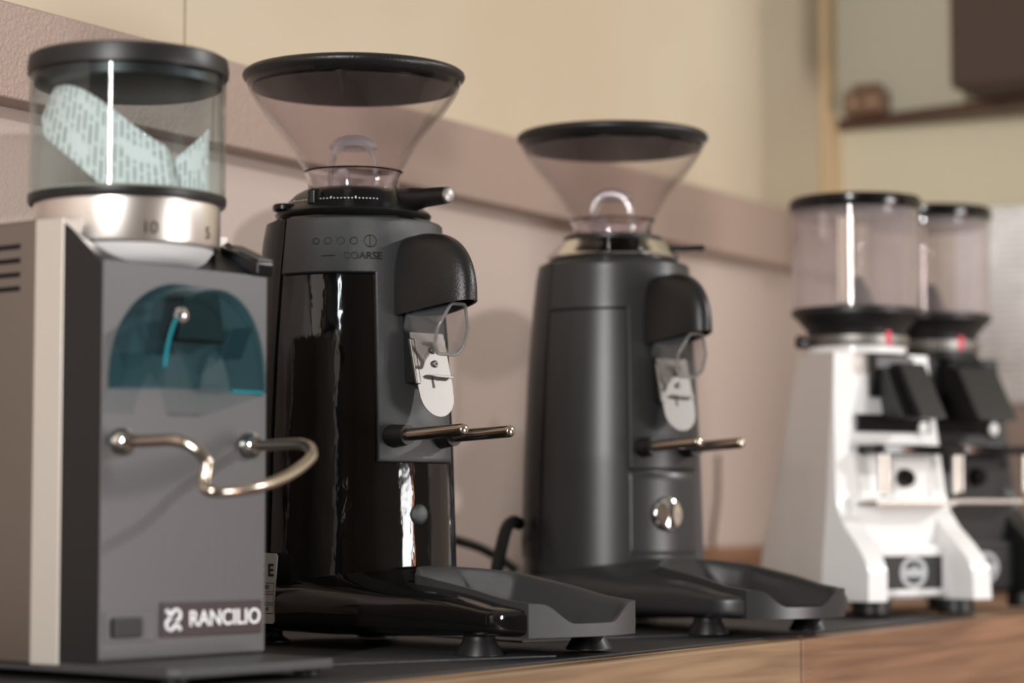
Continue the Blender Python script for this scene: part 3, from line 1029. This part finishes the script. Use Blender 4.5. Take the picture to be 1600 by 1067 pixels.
    pa.append(tube_data([L(-0.0155, 0.0030, 0.0350), L(-0.0128, 0.0030, 0.0322)], 0.0012, 8))
    pa.append(tube_data([L(-0.0082, 0.0030, 0.0272), L(-0.0055, 0.0030, 0.0244)], 0.0012, 8))
    obj('emblem', *join_data(pa), M['ink'], bg, 60)
    sw = box('switch_plate', -0.0575, -0.0215, 0.0010, 0.0018, 0.0190, 0.0350, M['panel'], g, 0.0004)
    box('rocker', -0.0530, -0.0330, 0.0018, 0.0044, 0.0215, 0.0320, M['black'], sw, 0.001)
    # base plate reaching out to the front, and feet
    prism('base_plate', [(-0.0600, -0.27), (0.0600, -0.27), (0.0600, 0.0520), (0.0540, 0.0590), (-0.0540, 0.0590), (-0.0600, 0.0520)], lambda a, b, d: L(a, b, d), 0.0030, 0.0085, M['mat2'], g, 0.0012)
    for w in (-0.048, 0.048):
        for n in (-0.25, 0.045):
            lathe('foot', [(0.006, 0.0032), (0.0075, 0.0015), (0.0075, 0.0)], M['rubber'], g, 20, c=(w, n))
    return g, c, th


RK, rc, rth = rocky()
# curled printed leaflet in its hopper
lf = thing('leaflet', RK.location + Matrix.Rotation(-0.1557, 3, 'Z') @ Vector((rc[0], -rc[1], 0.2628)), -0.1557, 'curled white printed leaflet inside the blue tinted hopper', 'paper')


def leaf(u, v, d):
    s = -0.0470 + 0.0905 * u
    zt = 0.0585 - 0.0010 * u - 0.030 * sm((u - 0.10) / 0.9) - 0.0085 * u
    zb = max(0.0006, 0.0300 - 0.075 * max(u - 0.04, 0)) if u > 0.04 else 0.0300 + (0.04 - u) * 0.3
    z = zb + (zt - zb) * v
    R = 0.0475 - 0.006 * v - d
    a = rth + math.asin(max(-0.999, min(0.999, s / 0.0475))) * 0.98
    if u > 0.86:
        R -= 0.10 * (u - 0.86)
    return L(R * math.sin(a), R * math.cos(a), z)


grid('sheet', leaf, 40, 14, M['paper'], lf, 0.0003, uv=lambda u, v: (v * 13 + 6 * u, u * 24))


def leaf2(u, v, d):
    a = rth + 0.75 + 0.75 * u
    R = 0.0455 - 0.012 * (1 - u) - d
    z = 0.0006 + v * (0.010 + 0.026 * u)
    return L(R * math.sin(a), R * math.cos(a), z)


grid('inner_flap', leaf2, 16, 8, M['paper'], lf, 0.0003, uv=lambda u, v: (v * 8, u * 10))


# ------------------------------------------------------------------ the two tall grinders on the right
def tall(loc, label, white):
    g = thing('coffee_grinder', loc, math.radians(-27), label, 'coffee grinder', 'tall grinders with cylinder hoppers')
    mf = M['white'] if white else M['black']
    ms = M['sidesheet'] if white else M['black']
    mm = M['black'] if white else M['blackg']

    def hw(z):
        return interp(z, [0.0125, 0.042, 0.10, 0.147, 0.19, 0.224], [0.0700, 0.0690, 0.0633, 0.0600, 0.0564, 0.0541])

    def nf(z):
        return interp(z, [0.0125, 0.038, 0.048, 0.060, 0.075, 0.090, 0.105, 0.147, 0.19, 0.224], [0.0, -0.0005, -0.006, -0.017, -0.034, -0.045, -0.0490, -0.0530, -0.0580, -0.0600])

    def nb(z):
        return interp(z, [0.0125, 0.06, 0.224], [-0.150, -0.146, -0.112])
    # sheet-metal body
    zs = [0.0125 + (0.2265 - 0.0125) * i / 20 for i in range(21)]
    v, f = [], []
    for z in zs:
        h = hw(z) - 0.0015
        v += [L(-h, -0.060, z), L(h, -0.060, z), L(h, nb(z), z), L(-h, nb(z), z)]
    for i in range(20):
        for k in range(4):
            l = (k + 1) % 4
            f.append((i * 4 + k, i * 4 + l, i * 4 + 4 + l, i * 4 + 4 + k))
    f += [(0, 1, 2, 3), (80, 81, 82, 83)]
    obj('body', v, f, ms, g, 30, bevel=0.002)
    # front frame: two legs that kick forward, a face panel above

    def leg(s, t):
        v, f = [], []
        zz = [0.0125 + (0.226 - 0.0125) * i / 48 for i in range(49)]
        for z in zz:
            o, i_ = s * hw(z), s * (hw(z) - t)
            v += [L(o, nf(z), z), L(i_, nf(z), z), L(i_, -0.0605, z), L(o, -0.0605, z)]
        for i in range(48):
            for k in range(4):
                l = (k + 1) % 4
                f.append((i * 4 + k, i * 4 + l, i * 4 + 4 + l, i * 4 + 4 + k))
        f += [(0, 1, 2, 3), (192, 193, 194, 195)]
        obj('front_leg', v, f, mf, g, 40, bevel=0.0035, segs=3)
    leg(-1, 0.0210)
    leg(1, 0.0210)
    v, f = [], []
    zz = [0.092, 0.10, 0.147, 0.19, 0.226]
    for z in zz:
        h = hw(z) - 0.019
        v += [L(-h, nf(z) - 0.001, z), L(h, nf(z) - 0.001, z), L(h, -0.0607, z), L(-h, -0.0607, z)]
    for i in range(len(zz) - 1):
        for k in range(4):
            l = (k + 1) % 4
            f.append((i * 4 + k, i * 4 + l, i * 4 + 4 + l, i * 4 + 4 + k))
    f += [(0, 1, 2, 3), tuple(4 * (len(zz) - 1) + k for k in range(4))]
    obj('face_panel', v, f, mf, g, 30)
    box('recess_panel', -0.052, 0.052, -0.058, -0.0400, 0.0130, 0.1000, mf, g, 0.001)
    bp = box('badge_frame', -0.0330, 0.0480, -0.0400, -0.0320, 0.0150, 0.0590, mf, g, 0.002)
    # badge: grey ring and bar on a dark square
    bq = box('badge', -0.0080 - 0.018, 0.0415, -0.0320, -0.0312, 0.0215, 0.0500, M['darkprint'], g)
    c0 = (0.0085, 0.0357)
    v, f = [], []
    for k in range(48):
        t = 2 * PI * k / 48
        for rr in (0.0098, 0.0140):
            v.append(L(c0[0] + rr * 1.12 * math.cos(t), -0.0308, c0[1] + rr * math.sin(t)))
    f = [(2 * k, 2 * k + 1, (2 * k + 3) % 96, (2 * k + 2) % 96) for k in range(48)]
    obj('emblem_ring', v, f, M['logogrey'], bq)
    prism('emblem_band', [(-0.0105, -0.0040), (0.0105, -0.0040), (0.0105, 0.0030), (0.0035, 0.0035), (0.0010, 0.0070), (-0.0015, 0.0035), (-0.0105, 0.0030)], lambda a, b, d: L(c0[0] + a, -0.0309 + d, c0[1] + b), 0.0, 0.0003, M['logogrey'], bq)
    # outlet hood and recess
    box('outlet_recess', -0.0170, 0.0260, -0.0575, -0.0545, 0.1880, 0.2275, mm, g)
    box('hood_cap', -0.0150, 0.0270, -0.0545, -0.0480, 0.2120, 0.2225, M['panel'] if white else M['blackg'], g, 0.001)
    hd = [(-0.0560, 0.2170), (-0.0390, 0.2170), (-0.0110, 0.1680), (-0.0330, 0.1680), (-0.0560, 0.1950)]
    w0 = 0.0 if white else -0.018
    prism('outlet_hood', hd, lambda a, b, d: L(d, a, b), w0 + 0.0020, 0.0320, M['hood'], g, 0.0015)
    prism('hood_cheek', [(-0.0560, 0.2140), (-0.0480, 0.2140), (-0.0240, 0.1690), (-0.0480, 0.1690)], lambda a, b, d: L(d, a, b), -0.0100, 0.0020, M['panel'] if False else M['black'], g, 0.001)
    rod('outlet', [L(0.004, -0.046, 0.190), L(0.004, -0.040, 0.1765)], [(0, 0.008), (1, 0.0065)], M['alu'] if white else M['black'], g)
    # display, fork bar, stirrup, tray
    ds = box('display', -0.0360, 0.0490, -0.0535, -0.0515, 0.1570, 0.1725, M['blackg'], g, 0.0008)
    rod('start_button', [L(0.0395, -0.0515, 0.1615), L(0.0395, -0.0495, 0.1615)], [(0, 0.0056), (0.7, 0.0056), (1, 0.0046)], M['white'], ds)
    fk = prism('filter_fork', [(-0.0345, -0.0535), (-0.0345, -0.0300), (-0.0240, -0.0260), (0.0560, -0.0260), (0.0700, -0.0300), (0.0700, -0.0370), (0.0540, -0.0370), (0.0540, -0.0535)], lambda a, b, d: L(a, b, d), 0.1375, 0.1455, M['blackg'], g, 0.001)
    for w in (-0.026, -0.019, 0.060):
        rod('fork_rod', [L(w, -0.033, 0.139), L(w, -0.033, 0.104)], [(0, 0.0028), (1, 0.0028)], M['steel'], fk)
    kp = box('knob_plate', -0.0110, 0.0450, -0.0505, -0.0470, 0.0990, 0.1345, mf, g, 0.002)
    rod('knob', [L(0.0123, -0.0470, 0.1172), L(0.0123, -0.0390, 0.1172)], [(0, 0.0085), (0.6, 0.0080), (1, 0.0066)], M['blackg'], kp)
    tr = prism('drip_tray', [(-0.0480, -0.0470), (-0.0420, -0.0190), (0.0480, -0.0190), (0.0540, -0.0470)], lambda a, b, d: L(a, b, d), 0.0925, 0.0965, M['steel'], g, 0.001)
    # feet
    for w in (-0.048, 0.048):
        for n in (-0.022, -0.130):
            lathe('foot', [(0.0160, 0.0127), (0.0165, 0.0020), (0.0150, 0.0)], M['rubber'], g, 32, c=(w, n))
    # collar and hopper
    c = (0.0, -0.093)
    zc = 0.0
    nk = lathe('neck', [(0.0440, 0.2260), (0.0440, 0.2330)], mf, g, 64, c=c)
    dl = lathe('dial_ring', [(0.0400, 0.2325), (0.0455, 0.2325), (0.0460, 0.2335), (0.0460, 0.2415), (0.0450, 0.2425), (0.0400, 0.2425)], M['alu'], g, 96, closed=True, c=c)
    parts = []
    for k in range(60):
        t = 2 * PI * k / 60
        hh = 0.004 if k % 5 == 0 else 0.0022
        q = [L(c[0] + 0.0463 * math.sin(t + s), c[1] + 0.0463 * math.cos(t + s), z) for s, z in ((-.012, .2345), (.012, .2345), (.012, .2345 + hh), (-.012, .2345 + hh))]
        parts.append((q, [(0, 1, 2, 3)]))
    obj('scale_marks', *join_data(parts), M['darkprint'], dl)
    t = math.radians(-4)
    q = [L(c[0] + 0.0466 * math.sin(t + s), c[1] + 0.0466 * math.cos(t + s), z) for s, z in ((-.06, .2335), (.06, .2335), (.06, .2450), (-.06, .2450))]
    q2 = [L(c[0] + 0.0440 * math.sin(t + s), c[1] + 0.0440 * math.cos(t + s), z) for s, z in ((-.06, .2335), (.06, .2335), (.06, .2450), (-.06, .2450))]
    obj('index_mark', q + q2, [(0, 1, 2, 3), (4, 5, 6, 7), (0, 1, 5, 4), (1, 2, 6, 5), (2, 3, 7, 6), (3, 0, 4, 7)], M['red'], dl)
    t = math.radians(-100)
    d0 = (math.sin(t), math.cos(t))
    rod('dial_knob', [L(c[0] + 0.044 * d0[0], c[1] + 0.044 * d0[1], 0.2365), L(c[0] + 0.060 * d0[0], c[1] + 0.060 * d0[1], 0.2365)], [(0, 0.0030), (0.6, 0.0030), (0.62, 0.0058), (0.95, 0.0058), (1, 0.004)], M['blackg'], dl)
    lathe('hopper_funnel', [(0.0420, 0.2426), (0.0435, 0.2440), (0.0440, 0.2480), (0.0545, 0.2600), (0.0570, 0.2610), (0.0572, 0.2665), (0.0550, 0.2670), (0.0180, 0.2700), (0.0060, 0.2960), (0.001, 0.2965)], M['black'], g, 96, c=c)
    hop = lathe('hopper', [(0.0555, 0.2668), (0.0568, 0.3545), (0.0552, 0.3545), (0.0539, 0.2668)], M['smoke'], g, 96, closed=True, c=c)
    lathe('lid', [(0.001, 0.3490), (0.0535, 0.3490), (0.0545, 0.3540), (0.0580, 0.3545), (0.0588, 0.3565), (0.0588, 0.3630), (0.0570, 0.3655), (0.001, 0.3662)], M['blackg'], g, 96, c=c)
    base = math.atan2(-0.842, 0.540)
    for kk in ((-12, -7, -2) if white else (-4,)):  # pale strips inside the hopper stand in for lamp reflections on it
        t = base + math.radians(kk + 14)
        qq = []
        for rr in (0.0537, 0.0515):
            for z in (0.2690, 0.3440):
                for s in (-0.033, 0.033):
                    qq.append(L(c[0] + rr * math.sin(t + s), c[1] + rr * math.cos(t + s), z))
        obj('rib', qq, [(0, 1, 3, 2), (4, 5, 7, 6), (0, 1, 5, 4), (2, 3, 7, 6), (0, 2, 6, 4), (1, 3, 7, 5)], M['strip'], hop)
    return g


tall((1.9583, 0.7335, 0), 'white coffee grinder with steel sides and clear cylinder hopper', True)
bk = tall((2.1388, 0.7313, 0), 'black coffee grinder behind the white grinder at the right edge', False)
bk.scale = (1.027, 1.027, 1.027)
